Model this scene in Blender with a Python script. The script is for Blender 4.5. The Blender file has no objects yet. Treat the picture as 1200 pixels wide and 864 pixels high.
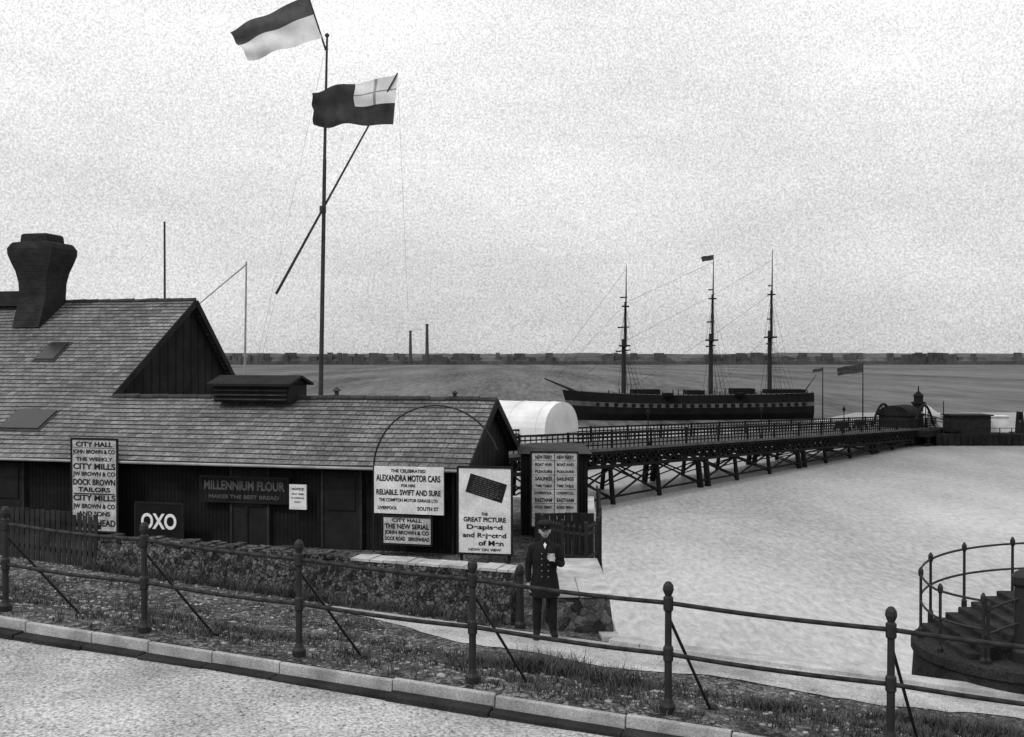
import bpy, bmesh, math, random
from mathutils import Vector, Matrix, noise
random.seed(7)
S = bpy.context.scene
CZ = 11.0           # eye height above the river
COL = S.collection

# ------------------------------------------------------------------ materials
def nodes_of(m):
    m.use_nodes = True
    nt = m.node_tree
    return nt, nt.nodes, nt.links, nt.nodes['Principled BSDF']
MATS = {}
def mat(name, base, var=.3, scale=3., rough=.9, bump=.3, bscale=25., spec=.15, grain=.25, gscale=60., kind=None, **k):
    if name in MATS: return MATS[name]
    m = bpy.data.materials.new(name); MATS[name] = m
    nt, N, L, P = nodes_of(m)
    tc = N.new('ShaderNodeTexCoord')
    co = tc.outputs['Object']
    n1 = N.new('ShaderNodeTexNoise'); n1.inputs['Scale'].default_value = scale; n1.inputs['Detail'].default_value = 7; n1.inputs['Roughness'].default_value = .6
    n2 = N.new('ShaderNodeTexNoise'); n2.inputs['Scale'].default_value = gscale; n2.inputs['Detail'].default_value = 4; n2.inputs['Roughness'].default_value = .7
    L.new(co, n1.inputs['Vector']); L.new(co, n2.inputs['Vector'])
    m1 = N.new('ShaderNodeMapRange'); m1.inputs[1].default_value = .3; m1.inputs[2].default_value = .7
    m1.inputs[3].default_value = 1-var; m1.inputs[4].default_value = 1+var
    m2 = N.new('ShaderNodeMapRange'); m2.inputs[1].default_value = .3; m2.inputs[2].default_value = .7
    m2.inputs[3].default_value = 1-grain; m2.inputs[4].default_value = 1+grain
    L.new(n1.outputs['Fac'], m1.inputs[0]); L.new(n2.outputs['Fac'], m2.inputs[0])
    def mul(a, b):
        x = N.new('ShaderNodeMath'); x.operation = 'MULTIPLY'; L.new(a, x.inputs[0]); L.new(b, x.inputs[1]); return x.outputs[0]
    out = mul(m1.outputs[0], m2.outputs[0])
    height = n2.outputs['Fac']
    if kind == 'slate':
        b = N.new('ShaderNodeTexBrick'); L.new(tc.outputs['UV'], b.inputs['Vector'])
        b.inputs['Scale'].default_value = 1; b.inputs['Brick Width'].default_value = k.get('bw', .25)
        b.inputs['Row Height'].default_value = k.get('rh', .2); b.inputs['Mortar Size'].default_value = k.get('ms', .01)
        b.inputs['Color1'].default_value = (.72,)*3+(1,); b.inputs['Color2'].default_value = (1.25,)*3+(1,)
        b.inputs['Mortar'].default_value = (k.get('mort', .35),)*3+(1,)
        out = mul(b.outputs['Color'], out)
    if kind == 'rubble':
        wn = N.new('ShaderNodeTexNoise'); wn.inputs['Scale'].default_value = k.get('vs', 6.)*.8; wn.inputs['Detail'].default_value = 3
        L.new(co, wn.inputs['Vector'])
        vm = N.new('ShaderNodeVectorMath'); vm.operation = 'SCALE'; vm.inputs['Scale'].default_value = 1.6/k.get('vs', 6.)
        L.new(wn.outputs['Color'], vm.inputs[0])
        va = N.new('ShaderNodeVectorMath'); va.operation = 'ADD'; L.new(co, va.inputs[0]); L.new(vm.outputs[0], va.inputs[1])
        v = N.new('ShaderNodeTexVoronoi'); v.inputs['Scale'].default_value = k.get('vs', 6.)
        L.new(va.outputs[0], v.inputs['Vector'])
        v2 = N.new('ShaderNodeTexVoronoi'); v2.feature = 'DISTANCE_TO_EDGE'; v2.inputs['Scale'].default_value = k.get('vs', 6.)
        L.new(va.outputs[0], v2.inputs['Vector'])
        bw = N.new('ShaderNodeRGBToBW'); L.new(v.outputs['Color'], bw.inputs[0])
        r = N.new('ShaderNodeMapRange'); r.inputs[1].default_value = .2; r.inputs[2].default_value = .8; r.inputs[3].default_value = .35; r.inputs[4].default_value = 1.9
        L.new(bw.outputs[0], r.inputs[0])
        e = N.new('ShaderNodeMapRange'); e.inputs[1].default_value = 0; e.inputs[2].default_value = .12; e.inputs[3].default_value = k.get('edge', .55); e.inputs[4].default_value = 1
        L.new(v2.outputs['Distance'], e.inputs[0])
        out = mul(mul(r.outputs[0], e.outputs[0]), out)
        height = e.outputs[0]
    if kind == 'boards':
        w = N.new('ShaderNodeTexWave'); w.inputs['Scale'].default_value = k.get('ws', 2.2); w.bands_direction = 'X'
        w.inputs['Distortion'].default_value = .3
        L.new(co, w.inputs['Vector'])
        e = N.new('ShaderNodeMapRange'); e.inputs[1].default_value = 0; e.inputs[2].default_value = .25; e.inputs[3].default_value = .35; e.inputs[4].default_value = 1.1
        L.new(w.outputs['Fac'], e.inputs[0])
        out = mul(e.outputs[0], out); height = e.outputs[0]
    fin = N.new('ShaderNodeMath'); fin.operation = 'MULTIPLY'; fin.inputs[1].default_value = base
    L.new(out, fin.inputs[0])
    cc = N.new('ShaderNodeCombineColor')
    for i in range(3): L.new(fin.outputs[0], cc.inputs[i])
    L.new(cc.outputs[0], P.inputs['Base Color'])
    P.inputs['Roughness'].default_value = rough
    P.inputs['Specular IOR Level'].default_value = spec
    if bump:
        bp = N.new('ShaderNodeBump'); bp.inputs['Strength'].default_value = bump; bp.inputs['Distance'].default_value = k.get('bd', .02)
        L.new(height, bp.inputs['Height']); L.new(bp.outputs[0], P.inputs['Normal'])
    return m

M_road = mat('dusty_road', .38, .34, .8, grain=.75, gscale=30, bump=.6, bd=.02)
M_bank = mat('stony_bank', .085, .6, 1.3, grain=.8, gscale=26, kind='rubble', vs=17., edge=.5, bump=.8, bd=.03)
M_path = mat('gravel_path', .34, .4, 1.3, grain=.6, gscale=30, bump=.4)
M_kerb = mat('kerb_stone', .34, .4, 2.5, grain=.4)
M_gut = mat('gutter_stone', .025, .5, 2.5, grain=.6)
M_rub = mat('rubble_stone', .058, .55, .9, grain=.7, gscale=35, kind='rubble', vs=13., edge=.45, bump=.9, bd=.05)
M_quay = mat('quay_stone', .06, .5, 1.0, grain=.6, gscale=25, kind='rubble', vs=6., edge=.6, bump=.6, bd=.04)
M_dstone = mat('weed_dark_stone', .022, .6, 2.0, grain=.7, gscale=25, bump=.7, bd=.04)
M_cop = mat('coping_stone', .38, .4, 2., grain=.45)
M_slate = mat('roof_slate', .155, .35, .55, grain=.6, gscale=15, kind='slate', bump=.3)
M_ridge = mat('ridge_tile', .045, .4, 3.)
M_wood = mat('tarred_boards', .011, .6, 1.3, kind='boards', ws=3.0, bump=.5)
M_wood2 = mat('dark_timber', .016, .4, 2.)
M_pale = mat('weathered_timber', .03, .6, 2.)
M_brick = mat('sooty_brick', .018, .4, 2., kind='slate', bw=.23, rh=.08, ms=.01, mort=1.5)
M_iron = mat('painted_iron', .014, .4, 8., rough=.6, spec=.3, bump=.15)
M_piron = mat('pier_iron', .013, .45, .6, rough=.9, spec=.08)
M_pdeck = mat('pier_decking', .08, .4, .8)
M_white = mat('white_paint', .62, .14, 1.2, grain=.18)
M_paper = mat('poster_paper', .68, .22, 2.2, grain=.22, gscale=30, bump=.05)
M_paperg = mat('faded_poster_paper', .42, .35, 3., grain=.45, gscale=30, bump=.05)
M_ink = mat('printing_ink', .016, .2, 5., bump=0)
M_inkg = mat('faded_lettering', .085, .5, 6., bump=0)
M_wl = mat('white_lettering', .8, .05, 5., bump=0)
M_glass = mat('window_glass', .015, .3, 2., rough=.2, spec=.4, bump=0)
M_flagd = mat('dark_bunting', .045, .35, 3.)
M_flagm = mat('mid_bunting', .085, .4, 2.)
M_flagw = mat('white_bunting', .7, .12, 3.)
M_flagg = mat('grey_bunting', .3, .3, 3.)
M_pole = mat('flagpole_paint', .045, .4, 2.)
M_lpole = mat('pale_pole', .3, .3, 2.)
M_hull = mat('hull_black', .010, .3, .5, rough=.9, spec=.05)
M_strake = mat('hull_strake', .075, .5, .8)
M_spar = mat('ship_spar', .022, .3, .5)
M_cloth = mat('navy_serge', .012, .3, 12., rough=.95)
M_skin = mat('skin', .36, .1, 12., rough=.6, grain=.05, bump=0)
M_hair = mat('hair', .03, .3, 40.)
M_brass = mat('brass', .3, .1, 10., rough=.45, bump=0)
M_grass = mat('grass', .06, .7, 3., grain=.3)
M_peb = mat('pebble', .24, .8, 5., grain=.3)
M_far = mat('far_bank', .07, .5, .012, grain=.4, gscale=.08, bump=0)
M_shore_roof = mat('whitewashed_roof', .66, .15, .6, grain=.18)

def water_mat(name, c1, c2, scale, stretch, gl, rough, bstr, fine, y0=None, y1=None, f0=1, f1=1, glc=.8):
    m = bpy.data.materials.new(name); m.use_nodes = True
    nt = m.node_tree; N = nt.nodes; L = nt.links; N.clear()
    o = N.new('ShaderNodeOutputMaterial'); tc = N.new('ShaderNodeTexCoord'); mp = N.new('ShaderNodeMapping')
    mp.inputs['Scale'].default_value = stretch
    L.new(tc.outputs['Object'], mp.inputs['Vector'])
    n = N.new('ShaderNodeTexNoise'); n.inputs['Scale'].default_value = scale; n.inputs['Detail'].default_value = 9; n.inputs['Roughness'].default_value = .62
    L.new(mp.outputs[0], n.inputs['Vector'])
    f = N.new('ShaderNodeTexNoise'); f.inputs['Scale'].default_value = fine; f.inputs['Detail'].default_value = 6; f.inputs['Roughness'].default_value = .75
    L.new(mp.outputs[0], f.inputs['Vector'])
    ad = N.new('ShaderNodeMath'); ad.operation = 'ADD'; L.new(n.outputs['Fac'], ad.inputs[0]); L.new(f.outputs['Fac'], ad.inputs[1])
    r = N.new('ShaderNodeMapRange'); r.inputs[1].default_value = .78; r.inputs[2].default_value = 1.22; r.inputs[3].default_value = c1; r.inputs[4].default_value = c2
    L.new(ad.outputs[0], r.inputs[0]); out = r.outputs[0]
    if y0 is not None:   # base tone gets darker with distance out towards the pier
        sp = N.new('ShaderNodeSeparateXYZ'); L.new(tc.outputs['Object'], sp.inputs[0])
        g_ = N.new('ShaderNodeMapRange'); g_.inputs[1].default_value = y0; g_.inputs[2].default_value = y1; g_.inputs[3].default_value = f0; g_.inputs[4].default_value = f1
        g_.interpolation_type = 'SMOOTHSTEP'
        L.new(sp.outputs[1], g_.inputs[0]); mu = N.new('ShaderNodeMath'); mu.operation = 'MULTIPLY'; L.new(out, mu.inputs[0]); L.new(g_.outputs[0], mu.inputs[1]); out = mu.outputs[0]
    cc = N.new('ShaderNodeCombineColor')
    for i in range(3): L.new(out, cc.inputs[i])
    d = N.new('ShaderNodeBsdfDiffuse'); g = N.new('ShaderNodeBsdfGlossy'); g.inputs['Roughness'].default_value = rough
    g.inputs['Color'].default_value = (glc, glc, glc, 1)
    L.new(cc.outputs[0], d.inputs['Color'])
    mx = N.new('ShaderNodeMixShader'); mx.inputs[0].default_value = gl
    L.new(d.outputs[0], mx.inputs[1]); L.new(g.outputs[0], mx.inputs[2]); L.new(mx.outputs[0], o.inputs[0])
    b = N.new('ShaderNodeBump'); b.inputs['Strength'].default_value = bstr; b.inputs['Distance'].default_value = .1
    L.new(f.outputs['Fac'], b.inputs['Height']); L.new(b.outputs[0], d.inputs['Normal']); L.new(b.outputs[0], g.inputs['Normal'])
    return m
M_river = water_mat('river_water', .02, .17, .03, (1, .07, 1), .07, .4, .8, .5)
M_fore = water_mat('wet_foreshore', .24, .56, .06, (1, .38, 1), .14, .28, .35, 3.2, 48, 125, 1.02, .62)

# ------------------------------------------------------------------ mesh builder
class MB:
    def __init__(s): s.v = []; s.f = []; s.m = []; s.uv = {}
    def add(s, vs, fs, mi=0):
        o = len(s.v); s.v += [tuple(v) for v in vs]
        for f in fs: s.f.append([i+o for i in f]); s.m.append(mi)
    def quad(s, a, b, c, d, mi=0, uv=None):
        s.add([a, b, c, d], [[0, 1, 2, 3]], mi)
        if uv: s.uv[len(s.f)-1] = uv
    def box(s, c, sz, rz=0, mi=0):
        hx, hy, hz = sz[0]/2, sz[1]/2, sz[2]/2; R = Matrix.Rotation(rz, 3, 'Z'); c = Vector(c)
        vs = [c+R@Vector((x*hx, y*hy, z*hz)) for z in (-1, 1) for y in (-1, 1) for x in (-1, 1)]
        s.add(vs, [[0, 2, 3, 1], [4, 5, 7, 6], [0, 1, 5, 4], [2, 6, 7, 3], [0, 4, 6, 2], [1, 3, 7, 5]], mi)
    def beam(s, a, b, w, h=None, mi=0):
        h = h or w; a = Vector(a); b = Vector(b); d = (b-a).normalized()
        up = Vector((0, 0, 1)) if abs(d.z) < .95 else Vector((0, 1, 0))
        x = d.cross(up).normalized(); y = x.cross(d).normalized()
        vs = [p+x*(i*w/2)+y*(j*h/2) for p in (a, b) for i, j in ((-1, -1), (1, -1), (1, 1), (-1, 1))]
        s.add(vs, [[3, 2, 1, 0], [4, 5, 6, 7], [0, 1, 5, 4], [1, 2, 6, 5], [2, 3, 7, 6], [3, 0, 4, 7]], mi)
    def tube(s, a, b, r1, r2=None, n=8, mi=0):
        r2 = r1 if r2 is None else r2; a = Vector(a); b = Vector(b); d = (b-a).normalized()
        up = Vector((0, 0, 1)) if abs(d.z) < .95 else Vector((0, 1, 0))
        x = d.cross(up).normalized(); y = x.cross(d).normalized()
        vs = []
        for p, r in ((a, r1), (b, r2)):
            for i in range(n):
                t = 2*math.pi*i/n; vs.append(p+x*math.cos(t)*r+y*math.sin(t)*r)
        fs = [[i, (i+1) % n, n+(i+1) % n, n+i] for i in range(n)]+[list(range(n))[::-1], list(range(n, 2*n))]
        s.add(vs, fs, mi)
    def lathe(s, c, prof, n=12, mi=0):
        c = Vector(c); vs = []
        for r, z in prof:
            for i in range(n):
                t = 2*math.pi*i/n; vs.append(c+Vector((math.cos(t)*r, math.sin(t)*r, z)))
        fs = []
        for j in range(len(prof)-1):
            for i in range(n): fs.append([j*n+i, j*n+(i+1) % n, (j+1)*n+(i+1) % n, (j+1)*n+i])
        fs.append(list(range(n))[::-1]); fs.append([(len(prof)-1)*n+i for i in range(n)])
        s.add(vs, fs, mi)
    def path(s, pts, r, n=6, mi=0):
        for a, b in zip(pts[:-1], pts[1:]): s.tube(a, b, r, r, n, mi)
    def obj(s, name, mats, parent=None, smooth=False, bevel=0):
        me = bpy.data.meshes.new(name); me.from_pydata(s.v, [], s.f)
        if s.uv:
            ul = me.uv_layers.new(name='UVMap')
            for fi, uv in s.uv.items():
                p = me.polygons[fi]
                for k, li in enumerate(p.loop_indices): ul.data[li].uv = uv[k]
        if not isinstance(mats, (list, tuple)): mats = [mats]
        for m in mats: me.materials.append(m)
        for p, mi in zip(me.polygons, s.m): p.material_index = mi; p.use_smooth = smooth
        me.update()
        o = bpy.data.objects.new(name, me); COL.objects.link(o)
        if bevel:
            b = o.modifiers.new('Bevel', 'BEVEL'); b.width = bevel; b.segments = 2; b.limit_method = 'ANGLE'
        if parent: par(o, parent)
        return o
def empty(name, loc):
    e = bpy.data.objects.new(name, None); e.location = loc; e.empty_display_size = .3; COL.objects.link(e); return e
def par(c, p):
    c.parent = p
    c.matrix_parent_inverse = Matrix.Translation(p.location).inverted()

def Z(z): return z+CZ     # heights are quoted relative to the photographer's eye

# ------------------------------------------------------------------ terrain frame (fence line)
E = Vector((.949, -.3156)); NN = Vector((.3156, .949)); O2 = Vector((-5.7, 11.5))
def pq(x, y):
    r = Vector((x, y))-O2; return r.dot(E), r.dot(NN)
def xy(p, q):
    v = O2+E*p+NN*q; return v.x, v.y
def z0(p): return -2.84-.0439*max(-30, min(25, p))
FALL = [(-1, 0), (0, 0), (1, .25), (2.2, .62), (4.2, 1.12), (6.4, 1.3), (8, 1.62)]
def fall(q):
    for (a, fa), (b, fb) in zip(FALL[:-1], FALL[1:]):
        if q <= b: return fa+(fb-fa)*max(0, (q-a)/(b-a))
    return FALL[-1][1]
def gz(x, y):
    p, q = pq(x, y)
    z = z0(p)-fall(q)
    if q > 8:
        t = min(1, (q-8)/3); z = z*(1-t)-4.66*t
    if y > 40: z -= min(1, (y-40)/18)*2.0
    return z
def bumpz(x, y, a=.05):
    return a*(noise.noise(Vector((x*.9, y*.9, 3)))+.5*noise.noise(Vector((x*2.7, y*2.7, 8))))

g = MB()
ps = [-60+i*2 for i in range(22)]+[-16+i*.25 for i in range(129)]+[16.5+i*2 for i in range(24)]
qs = [-.22, 0, .3, .6, 1, 1.4, 1.8, 2.2, 2.7, 3.2, 3.7, 4.2, 4.75, 5.3, 5.85, 6.4]
def grid(mb, ps, qs, f, mi=0):
    o = len(mb.v)
    for p in ps:
        for q in qs: mb.v.append(f(p, q))
    n = len(qs)
    for i in range(len(ps)-1):
        for j in range(n-1):
            mb.f.append([o+i*n+j, o+(i+1)*n+j, o+(i+1)*n+j+1, o+i*n+j+1]); mb.m.append(mi)
def fb(p, q):
    x, y = xy(p, q); a = .07 if .2 < q < 4.1 else 0
    return (x, y, Z(gz(x, y)+bumpz(x, y, a)))
grid(g, ps, qs, fb, 0)
def xr(y):
    P = [(15.0, 1.62), (15.8, 1.66), (20, 1.78), (28, 2.35), (34, 2.6)]
    for (a, fa), (b, f2) in zip(P[:-1], P[1:]):
        if y <= b: return fa+(f2-fa)*max(0, (y-a)/(b-a))
    return 2.6
def dstart(x): return 11.5+(6.4-.3156*(x+5.7))/.949
def dend(x): return 34 if x > -6 else (62 if x < -10 else 34+28*(-6-x)/4)
cols = [-60+i*4 for i in range(11)]+[-18+i*.5 for i in range(37)]+[.5, 1.0, 1.35, 1.66]
def fl(x, v):
    if x > 1.6:
        y = dstart(1.66)+(34-dstart(1.66))*v; return (xr(y), y, Z(gz(xr(y), y)))
    y = dstart(x)+(dend(x)-dstart(x))*v
    return (x, y, Z(gz(x, y)))
grid(g, cols, [i/40 for i in range(41)], fl, 0)
g.obj('ground', M_bank, smooth=True)

# road
r = MB()
rps = [-60+i*2 for i in range(23)]+[-14+i*.5 for i in range(60)]+[17+i*2 for i in range(22)]
def fr(p, q):
    x, y = xy(p, q); return (x, y, Z(z0(p)-.13+.02*noise.noise(Vector((x*.5, y*.5, 0)))+(.03*max(0, min(1, (-q-.5)/2)))))
grid(r, rps, [-60, -40, -25, -16, -12, -9, -7, -5.5, -4.5, -3.5, -2.5, -2, -1.5, -1, -.7, -.5, -.3], fr)
r.obj('road', M_road, smooth=True)
# kerb: narrow worn edging stones with a dark channel at the foot
k = MB(); p = -24.
while p < 30:
    L_ = random.uniform(.7, 1.3)
    a = xy(p+.004, -.255); b = xy(p+L_-.004, -.255); dz = random.uniform(-.012, .01)
    k.beam((a[0], a[1], Z(z0(p)-.1+dz)), (b[0], b[1], Z(z0(p+L_)-.1+dz)), .06, .22)
    wq = random.uniform(.13, .18); a = xy(p+.004, -.295-wq/2); b = xy(p+L_-.004, -.295-wq/2)
    k.beam((a[0], a[1], Z(z0(p)-.14+dz)), (b[0], b[1], Z(z0(p+L_)-.14+dz)), wq, .1, 1)
    p += L_
k.obj('kerb', [M_kerb, M_gut], bevel=.012)
# path
pt = MB()
def fpth(p, q):
    x, y = xy(p, q); return (x, y, Z(gz(x, y)+.012))
wob = lambda p: .3*noise.noise(Vector((p*.6, 1, 2)))+.12*noise.noise(Vector((p*2.6, 7, 2)))+max(0, 3.6-p)*.45
grid(pt, [.8+i*.2 for i in range(140)], [0, .2, .4, .6, .8, 1], lambda p, t: fpth(p, min(6.12, 4.8+wob(p))*(1-t)+6.18*t))
pt.obj('path', M_path, smooth=True)

# sea wall round the edge of the land
sw = MB()
edge = [xy(60-i*1.5, 6.4) for i in range(0, 37)]
corner = (1.66, dstart(1.66))
edge = [e for e in edge if e[0] > 1.9]+[corner]
ys = [17, 20, 24, 28, 31, 34]
edge += [(xr(y), y) for y in ys]+[(-6, 34), (-10, 62), (-60, 62)]
cen = []
for i, (x, y) in enumerate(edge):
    a = edge[max(0, i-1)]; b = edge[min(len(edge)-1, i+1)]
    t = Vector((b[0]-a[0], b[1]-a[1])).normalized(); n = Vector((t.y, -t.x))
    cen.append((x, y, n))
for (x1, y1, n1), (x2, y2, n2) in zip(cen[:-1], cen[1:]):
    za = Z(gz(x1, y1)); zb = Z(gz(x2, y2))
    sw.quad((x1, y1, za-.02), (x1+n1.x*.9, y1+n1.y*.9, -.6), (x2+n2.x*.9, y2+n2.y*.9, -.6), (x2, y2, zb-.02), 0)
    sw.beam((x1-n1.x*.12, y1-n1.y*.12, za+.03), (x2-n2.x*.12, y2-n2.y*.12, zb+.03), .3, .1, 1)
sw.obj('sea_wall', [M_quay, M_cop])

# ------------------------------------------------------------------ river, foreshore, far bank
w = MB(); grid(w, [-9000, -900, -200, 0, 200, 900, 9000], [-500, -100, 0, 100, 300, 1000, 9000], lambda a, b: (a, b, 0))
w.obj('river', M_river)
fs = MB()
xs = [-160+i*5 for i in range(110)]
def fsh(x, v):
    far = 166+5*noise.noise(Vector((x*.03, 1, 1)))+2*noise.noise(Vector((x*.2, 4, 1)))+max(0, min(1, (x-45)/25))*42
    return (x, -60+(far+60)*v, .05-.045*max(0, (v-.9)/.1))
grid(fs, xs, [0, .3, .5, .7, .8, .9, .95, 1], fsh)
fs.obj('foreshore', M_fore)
fbk = MB(); n = 320
pr = [(0, .25), (10, .7), (60, 1), (500, 1.12)]
grid(fbk, [-2600+i*5200/n for i in range(n+1)], [0, 1, 2, 3],
     lambda x, j: (x, 1750+pr[int(j)][0], -.5+pr[int(j)][1]*(19+2.5*noise.noise(Vector((x*.004, j*.3, 0)))+3*noise.noise(Vector((x*.03, 5, j))))))
grid(fbk, [-2600, 2600], [0, 1], lambda x, j: (x, 1749.5, -1+j*7))
for i in range(260):
    x = random.uniform(-1500, 1500); h = random.uniform(6, 15); fbk.box((x, 1752+random.uniform(0, 8), h/2+3), (random.uniform(4, 22), 8, h+6))
fbk.obj('hills', M_far)
for i, (x, top, rr) in enumerate([(-168.6, 46, 2.6), (-141, 57, 3.0)]):
    c = MB(); c.lathe((x, 1700, 0), [(rr*1.25, -1), (rr, 20), (rr*.75, Z(top)-3), (rr*.95, Z(top)-2), (rr*.9, Z(top))], 10)
    c.obj('factory_chimney', M_quay)

# ------------------------------------------------------------------ roadside railing
fe = empty('roadside_railing', (*xy(6, 0), Z(z0(6))))
fp = MB(); tops = []
for n_ in range(-6, 12):
    p = n_*1.87; x, y = xy(p, 0); zb = z0(p)
    prof = [(.07, -.15), (.07, .06), (.046, .09), (.034, .13), (.034, .45), (.046, .47), (.046, .58), (.032, .6), (.03, .9), (.045, .92), (.045, 1.03), (.028, 1.045), (.04, 1.07), (.05, 1.1), (.045, 1.14), (.022, 1.17), (.005, 1.175)]
    fp.lathe((x, y, Z(zb)), prof, 12)
    fx, fy = x+.56, y+.8
    fp.tube((x, y, Z(zb+.86)), (fx, fy, Z(gz(fx, fy)-.06)), .015, .015, 7)
    fp.lathe((fx, fy, Z(gz(fx, fy)-.03)), [(.05, -.05), (.05, .05), (.03, .08)], 8)
fp.obj('posts_and_stays', M_iron, fe, smooth=False)
fr_ = MB()
for h in (.98, .525):
    pts = []
    for i in range(-60, 111):
        p = i*1.87/10; x, y = xy(p, 0)
        sag = .016*abs(math.sin(math.pi*i/10))+.008*noise.noise(Vector((i*.13, h, 0)))
        pts.append((x, y, Z(z0(p)+h-sag)))
    fr_.path(pts, .021, 8)
fr_.obj('rails', M_iron, fe, smooth=True)

# ------------------------------------------------------------------ rubble wall and quay end
rw = MB()
A = Vector((-7.96, 19.8)); Bp = Vector((0.05, 16.88)); nseg = 110
dirw = (Bp-A).normalized(); nw = Vector((-dirw.y, dirw.x))
def wpt(t, side, z):
    b = A+(Bp-A)*t+nw*side
    j = .07*noise.noise(Vector((t*45, z*5, side*2)))
    return (b.x-nw.x*j, b.y-nw.y*j, Z(z))
for i in range(nseg):
    t1, t2 = i/nseg, (i+1)/nseg
    for j in range(8):
        za, zb2 = -4.9+j*.17, -4.9+(j+1)*.17
        ta = lambda z: -.02-(-3.54-z)*.3
        rw.quad(wpt(t1, ta(za), za), wpt(t2, ta(za), za), wpt(t2, ta(zb2), zb2), wpt(t1, ta(zb2), zb2))
rw.quad(wpt(0, .4, -4.9), wpt(0, .4, -3.54), wpt(1, .4, -3.54), wpt(1, .4, -4.9))
rw.quad(wpt(1, -.42, -4.9), wpt(1, .4, -4.9), wpt(1, .4, -3.54), wpt(1, -.02, -3.54))
rw.quad(wpt(0, -.42, -4.9), wpt(0, -.02, -3.54), wpt(0, .4, -3.54), wpt(0, .4, -4.9))
t = 0.
while t < .995:
    dt = random.uniform(.015, .035); t2 = min(1., t+dt)
    a = A+(Bp-A)*(t+.0008)+nw*.18; b = A+(Bp-A)*(t2-.0008)+nw*.18; hh = random.uniform(.04, .11) if t < .6 else random.uniform(.035, .055)
    rw.beam((a.x, a.y, Z(-3.54+hh/2)), (b.x, b.y, Z(-3.54+hh/2)), random.uniform(.4, .47), hh, 1 if t > .62 else 2)
    t = t2
rw.obj('rubble_wall', [M_rub, M_cop, M_rub])

q = MB()
def blk(x0, x1, y0, y1, zb, zt, bat, mi, mb):
    vs = [(x0, y0-bat, zb), (x1+bat, y0-bat, zb), (x1+bat, y1, zb), (x0, y1, zb), (x0, y0, zt), (x1, y0, zt), (x1, y1, zt), (x0, y1, zt)]
    mb.add([(a, b, Z(c)) for a, b, c in vs], [[3, 2, 1, 0], [4, 5, 6, 7], [0, 1, 5, 4], [1, 2, 6, 5], [2, 3, 7, 6], [3, 0, 4, 7]], mi)
blk(.55, 1.6, 16.75, 19.6, -4.75, -3.93, .1, 0, q)
for (x0, x1, y0, y1) in [(.52, 1.1, 16.72, 18), (1.106, 1.64, 16.72, 18), (.52, 1.64, 18.006, 19.65)]:
    blk(x0, x1, y0, y1, -3.925, -3.84, 0, 1, q)
q.obj('stone_quay_abutment', [M_quay, M_cop], bevel=.02)

b = MB(); bx, by = .13, 16.35; b.lathe((bx, by, Z(gz(bx, by))), [(.09, -.1), (.09, .08), (.065, .12), (.055, .85), (.08, .88), (.08, .93), (.06, .99), (.02, 1.03)], 12)
b.obj('bollard', M_iron, smooth=False)

# paling fence
pf = MB(); A2 = Vector((-16.5, 22.9)); B2 = Vector((-8.02, 19.82)); Lf = (B2-A2).length; nn = int(Lf/.13)
for i in range(nn):
    c = A2+(B2-A2)*((i+.5)/nn); h = 1.02+random.uniform(-.03, .03)
    zb = gz(c.x, c.y)
    pf.box((c.x, c.y, Z(zb+h/2)), (.1, .022, h), math.atan2(B2.y-A2.y, B2.x-A2.x)+random.uniform(-.02, .02))
for hz in (.25, .8):
    pf.beam((A2.x+.02, A2.y+.05, Z(gz(*A2)+hz)), (B2.x+.02, B2.y+.05, Z(gz(*B2)+hz)), .05, .09)
pf.obj('paling_fence', M_pale)

# ------------------------------------------------------------------ station building
th = math.atan2(.233, .972); ct, st = math.cos(th), math.sin(th)
def Bq(s, w, z): return (-1.1-ct*s+st*w, 24+st*s+ct*w, Z(z))
bd = empty('pier_station_building', Bq(6, 2.5, -4.66))
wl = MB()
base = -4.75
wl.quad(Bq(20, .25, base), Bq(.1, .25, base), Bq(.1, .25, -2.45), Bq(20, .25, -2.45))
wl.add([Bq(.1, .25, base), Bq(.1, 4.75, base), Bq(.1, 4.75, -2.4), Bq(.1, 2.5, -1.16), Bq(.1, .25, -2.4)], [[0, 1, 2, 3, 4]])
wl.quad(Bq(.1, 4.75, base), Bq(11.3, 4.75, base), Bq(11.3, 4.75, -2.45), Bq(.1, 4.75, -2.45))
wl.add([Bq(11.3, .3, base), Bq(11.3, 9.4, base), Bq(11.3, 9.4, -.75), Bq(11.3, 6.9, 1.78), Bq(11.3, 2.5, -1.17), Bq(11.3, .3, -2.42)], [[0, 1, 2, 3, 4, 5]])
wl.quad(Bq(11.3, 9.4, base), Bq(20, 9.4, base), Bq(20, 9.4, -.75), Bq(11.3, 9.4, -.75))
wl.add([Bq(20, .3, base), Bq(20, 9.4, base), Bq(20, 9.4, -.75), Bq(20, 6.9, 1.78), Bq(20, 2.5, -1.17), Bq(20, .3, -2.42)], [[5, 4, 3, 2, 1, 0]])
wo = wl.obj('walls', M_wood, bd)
rf = MB()
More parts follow.
